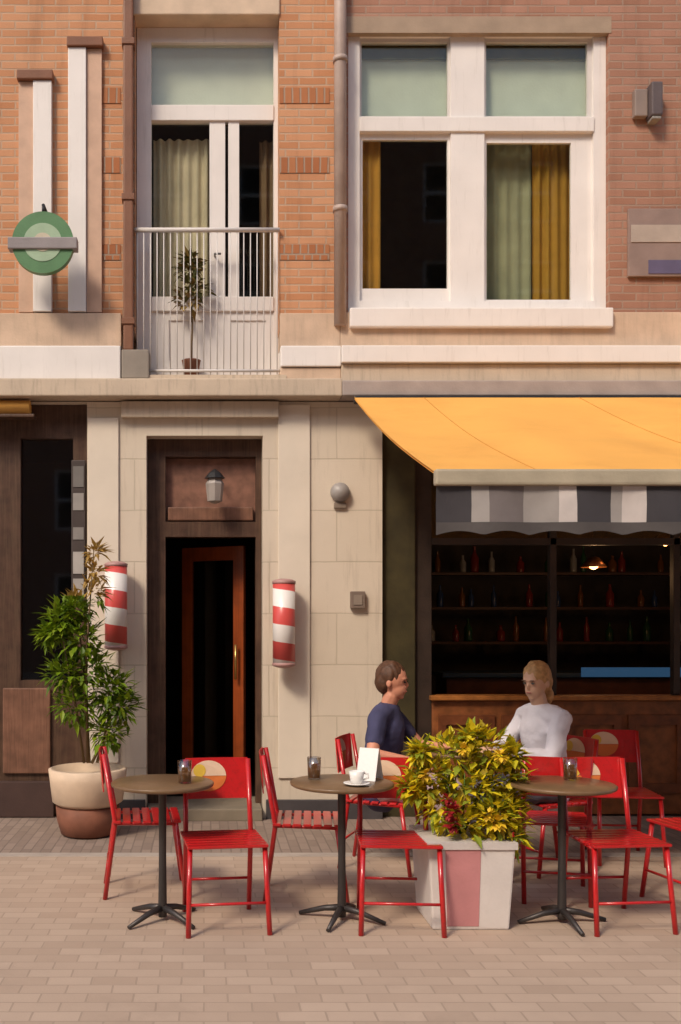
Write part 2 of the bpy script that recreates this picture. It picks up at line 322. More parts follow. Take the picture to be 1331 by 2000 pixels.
# ---------------- right building ----------------
brt = thing('brick_building', 'brown brick building with wide white double window above an open restaurant front', 'building', (X(990), .2, 0))
win = (X(680)+.003, X(1190), Z(645), Z(38))
BP(MB().wall(xs+.002, 9, Z(622), 9, .004, .25, [win]), 'wall', brown_brick, brt)
w = window(brt, win[0]+.002, win[1]-.002, win[2]+.16, win[3]-.002, .06, .10, [(X(918), .275, win[2]+.26, win[3]-.1)], [(Z(236), .12, win[0]+.10, win[1]-.10)], depth=.1)
MB().box(win[0], win[1]-.004, -.1, .17, win[2], win[2]+.155, .01).build('sill', white, w)
MB().wall(win[0]-.02, win[1]+.02, Z(64), Z(32), .0, .055, []).build('head_trim', mat('brown_trim', (.36, .26, .18), .6), w)
MB().wall(X(695), X(895), Z(582), Z(240), .095, .13, [(X(712), X(880), Z(556), Z(262))]).build('frame', white, w)
MB().wall(X(945), X(1170), Z(590), Z(240), .095, .13, [(X(957), X(1124), Z(578), Z(268))]).build('frame', white, w)
for a, b_ in ((698, 892), (944, 1168)): MB().wall(X(a), X(b_), Z(226), Z(50), .09, .135, [(X(a)+.05, X(b_)-.05, Z(216), Z(70))]).build('frame', greyw, w)
MB().box(X(690), X(1180), .19, .195, Z(230), Z(92)).build('roller_blind', blind, w)
MB().box(X(690), X(1180), .165, .215, Z(92), Z(70)).build('blind_cassette', mat('olive_cassette', (.20, .20, .12), .7), w)
curtain(brt, X(700), X(752), Z(600), Z(240), .2, mat('amber_curtain', (.62, .30, .05), .9), 3, .012, w); curtain(brt, X(1060), X(1150), Z(600), Z(240), .26, curtain_o, 5, .015, w)
curtain(brt, X(945), X(1062), Z(600), Z(240), .3, curtain_g, 5, .012, w)
room(brt, xs+.1, X(1260), .4, 3, 3.6, 6.9, mat('upper_room', (.22, .16, .09), .9))
BP(MB().box(xs+.002, 9, -.05, .24, Z(682), Z(613), .008), 'ledge', tanst, brt)
BP(MB().box(xs+.002, 9, -.14, .24, Z(716), Z(683.5), .008), 'ledge', white, brt)
BP(MB().box(xs+.002, 9, -.10, .3, Z(752), Z(717.5), .005), 'fascia', ledge, brt)
BP(MB().box(xs+.002, 9, -.18, .3, Z(782), Z(753), .01), 'cornice', mat('grey_cornice', (.36, .30, .27), .7), brt)
BP(MB().tube([(xs, -.06, Z(640)), (xs, -.06, 9)], .05, 12).lathe([(.06, 0), (.06, .04)], (xs, -.06, Z(420)), 12).lathe([(.06, 0), (.06, .04)], (xs, -.06, Z(130)), 12), 'drainpipe', pipe_m, brt)
# restaurant room: warm dim interior
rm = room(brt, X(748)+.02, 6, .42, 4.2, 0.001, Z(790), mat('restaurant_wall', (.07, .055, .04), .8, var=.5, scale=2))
BP(MB().box(X(748)+.003, X(816), .08, .36, 0.0, Z(786), .01), 'door_post', mat('olive_post', (.045, .035, .012), .6, var=.3), brt)
# shop front: low timber wall, glazing bars
st = BP(MB().box(X(850), 6, .10, .2, .02, .96, .01), 'timber_parapet', mat('chestnut_wood', (.21, .07, .022), .45, var=.35, scale=12), brt)
mb = MB()
for i in range(9):
    xa = X(862)+i*.52; mb.wall(xa, xa+.46, .2, .84, .075, .098, [(xa+.06, xa+.40, .28, .76)])
mb.build('panel', mat('chestnut_panel', (.15, .045, .015), .45, var=.35, scale=12), st)
MB().box(X(845), 6, .05, .24, .962, 1.0, .008).build('sill', mat('chestnut_sill', (.32, .12, .03), .35, var=.3, scale=14), st)
gl = BP(MB().box(X(816)+.003, X(850), .12, .2, .0, Z(800), .004).box(X(1085), X(1098), .12, .19, 1.001, Z(800), .004).box(X(1330), X(1343), .12, .19, 1.001, Z(800), .004).box(X(850)+.002, 6, .12, .185, Z(1062), Z(1048), .003), 'glazing_bar', mat('glazing_dark', (.035, .022, .016), .5, var=.3), brt)
MB().box(X(850), 6, .15, .158, Z(1050), Z(800)).build('pane', darkg, gl)
# ---------------- things in the restaurant ----------------
bc = thing('back_bar', 'dark bar counter with bottle shelves deep inside the restaurant', 'bar counter', (X(1150, 2.4), 2.4, 0))
def AT(mb, name, m, root, off): return mb.build(name, m, root)
MB().box(-1.5, 2.4, 0, .5, 0, 1.02, .01).build('counter', mat('bar_wood', (.12, .045, .02), .4, var=.3), bc)
MB().box(-1.55, 2.45, -.05, .55, 1.022, 1.07, .01).build('counter_top', mat('bar_top', (.05, .09, .15), .25), bc)
MB().box(-.1, 1.1, -.065, -.055, 1.03, 1.13, .002).build('glow_edge', emit('blue_strip', (.02, .06, .12), .5), bc)  # weak blue glow added to brighten the counter edge
sh = MB()
for z in (1.35, 1.75, 2.15): sh.box(-1.5, 2.4, 1.0, 1.3, z, z+.03)
sh.build('shelf', mat('shelf_wood', (.10, .045, .02), .5), bc)
bcol = [mat('green_bottle', (.03, .09, .03), .15), mat('amber_bottle', (.22, .08, .015), .15), mat('pale_bottle', (.35, .33, .28), .15), mat('blue_bottle', (.04, .07, .16), .15), mat('red_bottle', (.25, .03, .02), .15)]
bot = None
for z in (1.38, 1.78, 2.18):
    for i in range(15):
        m_ = random.choice(bcol); h = random.uniform(.22, .3)
        if bot is None: protos = {}
        if m_.name not in protos:
            o = MB().lathe([(.035, 0), (.037, .02), (.037, .16), (.014, .21), (.013, .27), (.015, .275)], n=12).build('bottle', m_)
            protos[m_.name] = o; bot = o
        else:
            o = protos[m_.name].copy(); C.objects.link(o)
        o.location = (X(1150, 2.4)-1.4+i*.26+random.uniform(-.11, .11), 3.5+random.uniform(-.06, .06), z+.001); o.scale = (random.uniform(.8, 1.35),)*2+(random.uniform(.65, 1.15),); tag(o, m_.name.replace('_', ' ')+' on the back shelves of the dark bar', 'bottle', 'bottles on the shelves of the bar')
glow = emit('lamp_glow', (1, .45, .14), 6)
def pendant(px, py, Y, r, label, first=None):
    p = P(px, py, Y)
    if first: return dup(first, p, 0, label)
    t = thing('pendant_lamp', label, 'lamp', p, 0, 'pendant lamps in the restaurant')
    MB().lathe([(.02, .10), (.05, .09), (.12, .0), (.115, .0), (.045, .08), (.015, .09)], n=20).build('lamp_shade', mat('copper_shade', (.35, .13, .04), .35, .7), t)
    MB().lathe([(.01, -.02), (.035, -.005), (.045, .02), (.03, .05), (.01, .07)], n=14).build('bulb', glow, t); MB().tube([(0, 0, .1), (0, 0, 1.1)], .005, 6).build('cord', black, t)
    pd = bpy.data.lights.new('bulb_light', 'POINT'); pd.energy = 2.5; pd.color = (1, .55, .25); pd.shadow_soft_size = .06; po = bpy.data.objects.new('bulb_light', pd); C.objects.link(po); po.parent = t; po.location = (0, 0, -.09); return t
pl = pendant(1160, 1108, 1.3, .1, 'copper pendant lamp glowing above the blue bar top')
pendant(1300, 1062, 1.1, .1, 'copper pendant lamp glowing behind the valance, farthest right', pl)
# ---------------- awning ----------------
aw = thing('awning', 'large orange canvas awning with grey striped valance over the restaurant terrace', 'awning', (X(690), -.15, Z(784)))
YA = -3.0
a0 = Vector((X(684), -.2, Z(786))); a1 = P(850, 922, YA); xe = a0.x+6.5
def AP(mb, name, m, smooth=False):
    o = mb.build(name, m, aw, smooth); o.matrix_parent_inverse = Matrix.Translation(-Vector(aw.location)); return o
for side in (0, .012):
    mb = MB() if side == 0 else mb; NX, NY = 78, 16; g = []
    for i in range(NX+1):
        row = []
        for j in range(NY+1):
            u, v = i/NX, j/NY; x = (a0.x*(1-v)+a1.x*v)*(1-u)+xe*u
            z = a0.z*(1-v)+a1.z*v - .045*math.sin(math.pi*v)*(1+.35*math.sin(u*31)) - .008*math.sin(u*NX*math.pi/3)*v
            row.append(mb.b.verts.new((x, a0.y*(1-v)+a1.y*v, z-side)))
        g.append(row)
    for i in range(NX):
        for j in range(NY): mb.b.faces.new((g[i][j], g[i+1][j], g[i+1][j+1], g[i][j+1])).smooth = True
shade(awn, (.50, .20, .03), .35, 1.2, 1.2, 1.5, .5, .8)
ca = AP(mb, 'canopy', awn)
mb = MB()
for i in range(6):
    u = (i+.45)/5.3; pts = []
    for j in range(17):
        v = j/16; x = (a0.x*(1-v)+a1.x*v)*(1-u)+xe*u
        pts.append((x, a0.y*(1-v)+a1.y*v, a0.z*(1-v)+a1.z*v - .045*math.sin(math.pi*v)*(1+.35*math.sin(u*31)) - .008*math.sin(u*NX*math.pi/3)*v+.001))
    mb.tube(pts, .0035, 5)
mb.build('seam', mat('seam_orange', (.58, .25, .04), .8), ca).matrix_parent_inverse = Matrix.Identity(4)
AP(MB().box(a1.x-.01, xe, a1.y-.06, a1.y, Z(950, YA), Z(919, YA), .012), 'front_bar', beige_m)
AP(MB().box(X(684), xe, -.23, -.185, Z(800), Z(785), .01), 'wall_bar', black)
for xx in (a0.x+.35, a0.x+3.4):
    e = Vector((xx+1.0, a1.y+.02, a1.z-.06)); md = Vector((xx-.05, -1.5, (a0.z+a1.z)/2-.16))
    AP(MB().tube([(xx, -.2, a0.z-.12), md], .022).tube([md, e], .02), 'folding_arm', black)
# valance: hanging flaps, dark cloth with pale stripes of uneven width
grey1 = mat('grey_canvas', (.33, .30, .28), .85); pale1 = mat('pale_canvas', (.56, .50, .47), .85)
def flap(x0, x1, m, k):
    mb = MB(); n = max(3, int((x1-x0)/.03)); T = []; B = []
    for i in range(n+1):
        x = x0+(x1-x0)*i/n; ph = x*14; yy = a1.y-.03+.012*math.sin(ph)
        zt = Z(951, YA); zb = Z(1022, YA)-k*0
        T.append(mb.b.verts.new((x, a1.y-.03, zt))); B.append((mb.b.verts.new((x, yy, (zt+zb)/2)), mb.b.verts.new((x, yy-.006*math.cos(ph), zb))))
    for i in range(n):
        mb.b.faces.new((T[i], T[i+1], B[i+1][0], B[i][0])).smooth = True; mb.b.faces.new((B[i][0], B[i+1][0], B[i+1][1], B[i][1])).smooth = True
    o = mb.build('stripe' if k else 'valance', m, None); return o
vparts = [(850, 918, valm), (918, 952, grey1), (952, 1020, mat('mid_canvas', (.17, .145, .14), .85)), (1020, 1088, grey1), (1088, 1122, pale1), (1122, 1190, valm), (1190, 1212, grey1), (1212, 1258, pale1), (1258, 1331, valm), (1331, 1400, grey1), (1400, 1470, pale1), (1470, 1560, valm)]
v0 = None
for a, b_, m_ in vparts:
    o = flap(X(a, YA), X(b_, YA), m_, v0 is not None)
    if v0 is None: v0 = o; o.parent = aw; o.matrix_parent_inverse = Matrix.Translation(-Vector(aw.location))
    else: o.parent = v0; o.matrix_parent_inverse = Matrix.Identity(4)
o = flap(X(1560, YA), xe, valm, 1); o.parent = v0
mb = MB(); n = 260; prev = None
for i in range(n+1):
    x = a1.x+(xe-a1.x)*i/n; ph = x*14; yy = a1.y-.033+.012*math.sin(ph)-.006*math.cos(ph); zb = Z(1046, YA)+.022*abs(math.sin((x-a1.x)*math.pi/.24))
    c = (mb.b.verts.new((x, yy, Z(1021, YA))), mb.b.verts.new((x, yy+.004, zb)))
    if prev: mb.b.faces.new((prev[0], c[0], c[1], prev[1])).smooth = True
    prev = c
mb.build('hem', mat('hem_grey', (.09, .08, .078), .85), v0)
# small awning of the left shop, rolled in
la = thing('awning', 'rolled-in orange awning at the far left edge above the dark shopfront', 'awning', (X(-60), 0, Z(800)))
MB().tube([(-4, -.06, .0), (X(62)-X(-60), -.06, .0)], .06, 14).build('roll', awn, la); MB().box(-4, X(72)-X(-60), -.13, .0, -.085, -.062, .004).build('front_bar', darkwood, la)

# ---------------- people helpers ----------------
def skin(pts, edges, sub=2):
    b = bmesh.new()
    for i, j in edges:
        (p, r), (q, t) = pts[i], pts[j]; r = r if isinstance(r, tuple) else (r, r); t = t if isinstance(t, tuple) else (t, t)
        k = max(2, int((q-p).length/(min(min(r), min(t))*.35))+1)
        for m_ in range(k+1):
            u = m_/k; c = p.lerp(q, u); ry = r[0]*(1-u)+t[0]*u; rx = r[1]*(1-u)+t[1]*u
            bmesh.ops.create_icosphere(b, subdivisions=2, radius=1, matrix=Matrix.Translation(c) @ Matrix.Diagonal((rx, ry, min(rx, ry), 1)))
    me = bpy.data.meshes.new('tmp'); b.to_mesh(me); b.free(); return me
def keep_largest(me):
    b = bmesh.new(); b.from_mesh(me); seen = set(); best = []
    for v in b.verts:
        if v in seen: continue
        st_ = [v]; seen.add(v); isl = []
        while st_:
            x = st_.pop(); isl.append(x)
            for e in x.link_edges:
                y = e.other_vert(x)
                if y not in seen: seen.add(y); st_.append(y)
        if len(isl) > len(best): best = isl
    bs_ = set(best); bmesh.ops.delete(b, geom=[v for v in b.verts if v not in bs_], context='VERTS')
    for f_ in b.faces: f_.smooth = True
    b.to_mesh(me); b.free()
def join_remesh(meshes, voxel, name, m, parent, sm=4):
    b = bmesh.new()
    for x in meshes: b.from_mesh(x)
    me = bpy.data.meshes.new('t'); b.to_mesh(me); b.free(); o = bpy.data.objects.new('t', me); C.objects.link(o)
    r = o.modifiers.new('r', 'REMESH'); r.mode = 'VOXEL'; r.voxel_size = voxel; r.use_smooth_shade = True
    s_ = o.modifiers.new('m', 'SMOOTH'); s_.iterations = sm; s_.factor = .5
    dg = bpy.context.evaluated_depsgraph_get(); dg.update(); m2 = bpy.data.meshes.new_from_object(o.evaluated_get(dg)); bpy.data.objects.remove(o)
    keep_largest(m2); m2.materials.clear(); m2.materials.append(m); m2.name = name
    q = bpy.data.objects.new(name, m2); C.objects.link(q); q.parent = parent; return q
def blob(c, rx, ry, rz, M=None, seg=20):
    b = bmesh.new(); bmesh.ops.create_uvsphere(b, u_segments=seg, v_segments=seg//2+2, radius=1)
    bmesh.ops.scale(b, verts=b.verts, vec=(rx, ry, rz)); bmesh.ops.translate(b, verts=b.verts, vec=c)
    if M is not None: bmesh.ops.transform(b, matrix=M, verts=b.verts)
    me = bpy.data.meshes.new('b'); b.to_mesh(me); b.free(); return me
def person(px, Y, rz, label, skin_col, top_m, leg_m, hair_m, pose, sleeves='short', hairlen=0.0, name_top='shirt'):
    t = thing('person', label, 'person', (X(px, Y), Y, 0), rz)
    V = Vector; hs = V((0, 0, 1.13)) if False else None
    # local: facing +X, sitting
    pel = V((0, 0, .55)); wa = V((.0, 0, .72)); ch = V((.03, 0, .90)); nk = V((.04, 0, 1.055)); hd = V((.065, 0, 1.12))
    P_ = [(pel, (.15, .12)), (wa, (.13, .10)), (ch, (.15, .105)), (V((.035, 0, 1.0)), (.09, .075)), (nk, .052), (hd, .055)]; E = [(0, 1), (1, 2), (2, 3), (3, 4), (4, 5)]
    hands = []
    for s_ in (-1, 1):
        i = len(P_); sh_, el, wr = V((.02, s_*.175, .985)), V(pose['elbow'][s_]), V(pose['wrist'][s_])
        P_ += [(sh_, .052), (el, .040), (wr, .026)]; E += [(3, i), (i, i+1), (i+1, i+2)]
        j = len(P_); kn, an, to = V((.43, s_*.13, .53)), V((.40+pose['foot'][s_], s_*.13, .09)), V((.56+pose['foot'][s_], s_*.14, .035))
        P_ += [(V((.03, s_*.09, .53)), .09), (kn, .062), (an, .04), (to, .036)]; E += [(0, j), (j, j+1), (j+1, j+2), (j+2, j+3)]
        d = (wr-el).normalized(); side = d.cross(V((0, 0, 1))).normalized() * s_; dn = side.cross(d).normalized()
        if dn.z > 0: dn = -dn
        pc = wr+d*.045; hands.append(blob((0, 0, 0), .045, .038, .016, Matrix.Translation(pc) @ Matrix((d, side, d.cross(side))).transposed().to_4x4()))
        for f_ in range(4):
            b0 = pc+d*.035+side*(f_-1.5)*.018; ln = (.03, .036, .034, .026)[f_]
            hands.append(skin([(b0, .0085), (b0+d*ln, .008), (b0+d*(ln*1.6)+dn*.02, .007), (b0+d*(ln*1.7)+dn*.038, .006)], [(0, 1), (1, 2), (2, 3)], 1))
        b0 = pc-d*.012-side*.03; hands.append(skin([(b0, .011), (b0+d*.025-side*.022, .009), (b0+d*.048-side*.024+dn*.01, .007)], [(0, 1), (1, 2)], 1))
    hM = Matrix.Translation((.075, 0, 1.215)) @ Matrix.Rotation(R(pose.get('yaw', 0)), 4, 'Z') @ Matrix.Rotation(R(pose.get('nod', 8)), 4, 'Y')
    head = [blob((-.008, 0, .02), .095, .076, .10, hM), blob((.028, 0, -.045), .062, .056, .065, hM), blob((.088, 0, -.012), .017, .011, .022, hM, 10), blob((.082, 0, -.052), .012, .024, .009, hM, 10),
            blob((.06, 0, -.09), .022, .026, .018, hM, 10), blob((-.01, .078, -.01), .018, .009, .03, hM, 10), blob((-.01, -.078, -.01), .018, .009, .03, hM, 10), blob((.074, 0, .028), .018, .048, .012, hM, 10)]
    body = join_remesh([skin(P_, E)]+hands+head, .0065, 'body', mat('skin_%s' % name_top, skin_col, .5, var=.05, bump=.03), t, 3)
    em = mat('eye_dark', (.02, .015, .012), .2); 
    for s_ in (-1, 1):
        me = blob((.082, s_*.03, .008), .008, .012, .0065, hM, 10); me.materials.append(em); o = bpy.data.objects.new('eye', me); C.objects.link(o); o.parent = t
    for nm_, c_, r_, col_ in (('mouth', (.091, 0, -.052), (.006, .020, .0045), (.36, .11, .09)), ('eyebrow', (.088, .03, .027), (.007, .018, .004), (.10, .055, .03)), ('eyebrow', (.088, -.03, .027), (.007, .018, .004), (.10, .055, .03))):
        me = blob(c_, *r_, hM, 10); me.materials.append(mat('face_'+nm_, col_, .6)); o = bpy.data.objects.new(nm_, me); C.objects.link(o); o.parent = t
    # clothing
    tp = [(V((0, 0, .50)), (.172, .145)), (wa, (.155, .125)), (ch, (.17, .125)), (V((.035, 0, 1.005)), (.105, .09)), (V((.038, 0, 1.035)), .062)]; te = [(0, 1), (1, 2), (2, 3), (3, 4)]
    for s_ in (-1, 1):
        i = len(tp); sh_, el, wr = V((.02, s_*.175, .985)), V(pose['elbow'][s_]), V(pose['wrist'][s_])
        tp += [(sh_, .066)]; te += [(3, i)]
        if sleeves == 'short': tp += [(sh_.lerp(el, .6), .058)]; te += [(i, i+1)]
        else: tp += [(el, .053), (el.lerp(wr, .92), .038)]; te += [(i, i+1), (i+1, i+2)]
    def crumple(o, a=.012):
        from mathutils import noise
        for v in o.data.vertices: v.co += v.normal*a*noise.noise(v.co*14)
    crumple(join_remesh([skin(tp, te)], .009, name_top, top_m, t, 4))
    lp = [(V((0, 0, .54)), (.17, .14))]; le = []
    for s_ in (-1, 1):
        j = len(lp); fx = pose['foot'][s_]
        lp += [(V((.05, s_*.095, .535)), .10), (V((.43, s_*.13, .535)), .076), (V((.40+fx, s_*.13, .13)), .058)]; le += [(0, j), (j, j+1), (j+1, j+2)]
        sh = join_remesh([skin([(V((.37+fx, s_*.13, .05)), .045), (V((.46+fx, s_*.135, .045)), .045), (V((.57+fx, s_*.14, .032)), .034)], [(0, 1), (1, 2)])], .008, 'shoe', mat('shoe_leather', (.06, .045, .04), .5), t, 2)
        for v in sh.data.vertices: v.co.z = max(v.co.z, .005)
    crumple(join_remesh([skin(lp, le)], .010, 'trousers', leg_m, t, 4))
    # hair: shell over the cranium with strands
    hb = [blob((-.022, 0, .04), .096, .087, .098, hM, 24), blob((-.05, 0, -.005), .066, .08, .085, hM)]
    if hairlen: hb.append(blob((-.065, 0, -.06-hairlen/2), .045, .07, .06+hairlen/2, hM))
    h = join_remesh(hb, .008, 'hair', hair_m, t, 2)
    from mathutils import noise
    for v in h.data.vertices:
        v.co += v.normal*.009*noise.noise(Vector((v.co.x*30, v.co.y*60, v.co.z*12)))
    return t

# ---------------- chairs ----------------
def make_chair():
    t = thing('bistro_chair', 'red', 'chair', group='red chairs on the terrace')
    w, d = .21, .19                 # faces -Y: backrest at +Y
    for sx in (-1, 1):
        MB().tube([(sx*w, -d-.04, 0), (sx*(w-.015), -d+.02, .44)], .014).build('leg', red, t)
        MB().tube([(sx*(w-.03), d+.05, 0), (sx*(w-.03), d-.01, .44), (sx*(w-.035), d+.06, .84)], .014).build('leg', red, t)
    mb = MB()
    for i in range(7): mb.box(-w+.0, w, -d-.01+i*.058, -d+.036+i*.058, .44, .456, .005)
    mb.tube([(-w+.01, -d+.02, .435), (-w+.04, d, .435)], .010).tube([(w-.01, -d+.02, .435), (w-.04, d, .435)], .010)
    mb.build('seat', red, t)
    MB().tube([(-w+.005, -d-.02, .16), (w-.005, -d-.02, .16)], .008).build('stretcher', red, t); MB().tube([(-w+.03, d+.035, .18), (w-.03, d+.035, .18)], .008).build('stretcher', red, t)
    # curved back plate with a printed round mark
    def plate(z0, z1, x0, x1, off, n=14):
        mb = MB(); G = []
        for i in range(n+1):
            x = x0+(x1-x0)*i/n; yy = d+.045+.02*math.cos(x/w*1.3)+off; row = []
            for (zz, dy) in ((z0, 0), (z1, .02)):
                row.append((mb.b.verts.new((x, yy+dy, zz)), mb.b.verts.new((x, yy+dy+.006, zz))))
            G.append(row)
        for i in range(n):
            (a, a2), (b_, b2) = G[i]; (c, c2), (e, e2) = G[i+1]
            for q in ((a, c, e, b_), (a2, b2, e2, c2), (a, a2, c2, c), (b_, e, e2, b2)): mb.b.faces.new(q).smooth = False
        mb.b.faces.new((G[0][0][0], G[0][1][0], G[0][1][1], G[0][0][1])); mb.b.faces.new((G[n][0][0], G[n][0][1], G[n][1][1], G[n][1][0]))
        return mb
    bk = plate(.62, .845, -w+.035, w-.035, 0).build('backrest', red, t)
    # printed mark: cream upper band with a yellow corner, orange lower band (oval)
    def oval(cx, cz, rx, rz, z0, z1, off, m, nm):
        mb = MB(); n = 28; vs_ = []
        for k in range(n):
            a = 2*math.pi*k/n; x = cx+rx*math.cos(a); z = min(max(cz+rz*math.sin(a), z0), z1)
            vs_.append(mb.b.verts.new((x, d+.045+.02*math.cos(x/w*1.3)-off+.02*(z-.62)/.225, z)))
        mb.b.faces.new(vs_); mb.build(nm, m, bk)
    oval(-.045, .745, .10, .085, .745, .84, .003, mat('cream_print', (.72, .52, .36), .5), 'printed_mark')
    oval(-.045, .745, .10, .085, .65, .743, .003, mat('orange_print', (.62, .17, .04), .5), 'printed_mark')
    oval(-.095, .775, .035, .035, .70, .84, .005, mat('yellow_print', (.70, .46, .06), .5), 'printed_mark')
    return t
ch0 = make_chair(); used = [0]
def chair(px, Y, rz, label):
    p = (X(px, Y), Y, 0)
    if not used[0]:
        used[0] = 1; ch0.location = p; ch0.rotation_euler = (0, 0, rz); ch0['label'] = label; return ch0
    return dup(ch0, p, rz, label)
chair(436, -2.80, R(7), 'red chair facing the street in front of the dark doorway')
chair(776, -2.80, R(-4), 'red chair facing the street just left of the pale planter')
chair(1200, -2.78, R(5), 'red chair facing the street nearest the right edge, in the front row')
chair(285, -2.15, R(95), 'red chair seen from its side at the left end of the terrace')
chair(600, -2.25, R(84), 'red chair seen from its side between doorway and seated person')
chair(1215, -1.35, R(-6), 'empty red chair in the back row close to the timber parapet')
chair(1078, -2.24, R(168), 'red chair turned towards the restaurant with its back to the street, below the white shirt')
chair(1370, -2.45, R(-78), 'red chair partly cut off at the right edge of the photo')
cp1 = chair(747, -1.55, R(66), 'red chair carrying the person in navy')
cp2 = chair(1068, -1.60, R(-70), 'red chair carrying the person in white')
# ---------------- tables ----------------
topm = mat('table_top_brown', (.17, .10, .05), .35, var=.2, scale=5)
def make_table():
    t = thing('cafe_table', 'table', 'table', group='small round cafe tables on the terrace')
    MB().lathe([(.0, .722), (.265, .722), (.275, .728), (.277, .74), (.27, .745), (0, .746)], n=40).build('table_top', topm, t)
    MB().lathe([(.022, .02), (.024, .05), (.02, .35), (.022, .70), (.09, .721)], n=16).build('pedestal', mat('dark_iron', (.06, .052, .05), .45, .5), t)
    mb = MB()
    for k in range(4):
        a = R(45+90*k); mb.tube([(0, 0, .07), (.1*math.cos(a), .1*math.sin(a), .055), (.24*math.cos(a), .24*math.sin(a), .012)], [.02, .016, .011])
    mb.build('base', mat('dark_iron', (0, 0, 0)), t); return t
T0 = make_table(); T0['label'] = 'round brown cafe table on a dark pedestal, left of the doorway'; tp_ = (X(318, -2.75), -2.75, 0); T0.location = tp_
tabs = [T0, dup(T0, (X(668, -2.75), -2.75, 0), R(20), 'round cafe table with a white menu card in front of the person in navy'),
        dup(T0, (X(1098, -2.8), -2.8, 0), R(50), 'round cafe table in the front row at right, in front of the white shirt'),
        dup(T0, (X(900, -1.45), -1.45, 0), R(10), 'round cafe table between the two seated people, half hidden by the yellow plant')]
glassm = glass('drink_glass', (.85, .85, .85), .12)
def tumbler(p, label, first=None):
    if first: return dup(first, p, 0, label)
    t = thing('drinking_glass', label, 'glass', p, 0, 'drinks on the cafe tables')
    MB().lathe([(.028, 0), (.034, .002), (.038, .12), (.036, .12), (.032, .008), (.0, .008)], n=18).build('tumbler', glassm, t)
    MB().lathe([(.0, .009), (.0315, .009), (.0345, .085), (0, .085)], n=18).build('drink', mat('amber_drink', (.45, .17, .02), .15), t); return t
def on(tb, dx, dy): return Vector((tb.location.x+dx, tb.location.y+dy, .7465))
g0 = tumbler(on(tabs[0], .12, -.05), 'glass of amber drink on the table left of the doorway')
tumbler(on(tabs[1], -.14, .08), 'glass of amber drink beside the white menu card', g0); tumbler(on(tabs[2], .08, .1), 'glass of amber drink on the right front table', g0)
tumbler(on(tabs[3], -.12, -.08), 'glass of amber drink in front of the person in navy', g0); tumbler(on(tabs[3], .13, -.02), 'glass of amber drink in front of the person in white', g0)
# folded white menu card
mc = MB(); 
mc.prism([(-.0, 0), (.004, 0), (.064, .17), (.06, .17)], -.055, .055).prism([(.124, 0), (.128, 0), (.066, .17), (.062, .17)], -.055, .055)
o = mc.build('menu_card', mat('white_card', (.82, .78, .74), .6, var=.02)); o.location = on(tabs[1], .13, .02); o.rotation_euler = (0, 0, R(60)); tag(o, 'folded white menu card standing on the table by the person in navy', 'menu card')
cu = thing('coffee_cup', 'white coffee cup on a saucer left of the menu card', 'cup', on(tabs[1], .06, -.13))
wc = mat('white_china', (.82, .79, .75), .25, var=.02, bump=0)
MB().lathe([(.035, 0), (.07, .012), (.068, .015), (.03, .006), (0, .006)], n=24).build('saucer', wc, cu)
MB().lathe([(.024, .007), (.034, .03), (.041, .075), (.038, .075), (.030, .03), (0, .012)], n=24).build('cup', wc, cu)
MB().tube([(.036, 0, .065), (.06, 0, .06), (.062, 0, .04), (.034, 0, .028)], .005, 8).build('handle', wc, cu)
# ---------------- people ----------------
person(746, -1.58, R(-24), 'seated person in a navy short-sleeved shirt with brown hair, left of the yellow plant', (.62, .27, .17), mat('navy_cloth', (.05, .05, .11), .85, bump=.6, bscale=18, var=.25), mat('lilac_cloth', (.40, .28, .28), .85, bump=.3), mat('brown_hair', (.09, .04, .02), .6, var=.3, scale=40),
       {'elbow': {1: (.20, .24, .78), -1: (.02, -.33, .78)}, 'wrist': {1: (.38, .14, .79), -1: (.25, -.26, .74)}, 'foot': {1: 0, -1: .08}, 'yaw': 2, 'nod': 6}, 'short', 0, 'navy_shirt')
person(1066, -1.62, R(200), 'seated person in a white long-sleeved shirt with fair hair, right of the yellow plant', (.60, .36, .24), mat('white_cloth', (.70, .67, .71), .85, bump=.6, bscale=18, var=.05), mat('grey_trousers', (.10, .09, .11), .85), mat('fair_hair', (.44, .25, .10), .6, var=.3, scale=40),
       {'elbow': {1: (.16, .26, .76), -1: (.14, -.26, .76)}, 'wrist': {1: (.38, .12, .79), -1: (.36, -.1, .79)}, 'foot': {1: .06, -1: 0}, 'yaw': 18, 'nod': 10}, 'long', .06, 'white_shirt')
# ---------------- plants ----------------
def leafy(m):
    m.node_tree.nodes['Principled BSDF'].inputs['Transmission Weight'].default_value = 0
    n = m.node_tree.nodes; L = m.node_tree.links; b = n['Principled BSDF']; t = n.new('ShaderNodeBsdfTranslucent'); L.new(b.inputs['Base Color'].links[0].from_socket, t.inputs[0])
    x = n.new('ShaderNodeMixShader'); x.inputs[0].default_value = .3; L.new(b.outputs[0], x.inputs[1]); L.new(t.outputs[0], x.inputs[2]); L.new(x.outputs[0], n['Material Output'].inputs['Surface'])
def leaf(mb, p, d, up, L_, w_, mi=0):
    s_ = d.cross(up)
    if s_.length < 1e-4: s_ = Vector((1, 0, 0))
    s_.normalize(); n = s_.cross(d)
    pts = [p, p+d*L_*.4+s_*w_+n*L_*.04, p+d*L_*.4-n*L_*.03, p+d*L_*.4-s_*w_+n*L_*.04, p+d*L_-n*L_*.15]
    v = [mb.b.verts.new(q) for q in pts]
    for f_ in ((v[0], v[1], v[2]), (v[0], v[2], v[3]), (v[1], v[4], v[2]), (v[2], v[4], v[3])): mb.b.faces.new(f_).material_index = mi
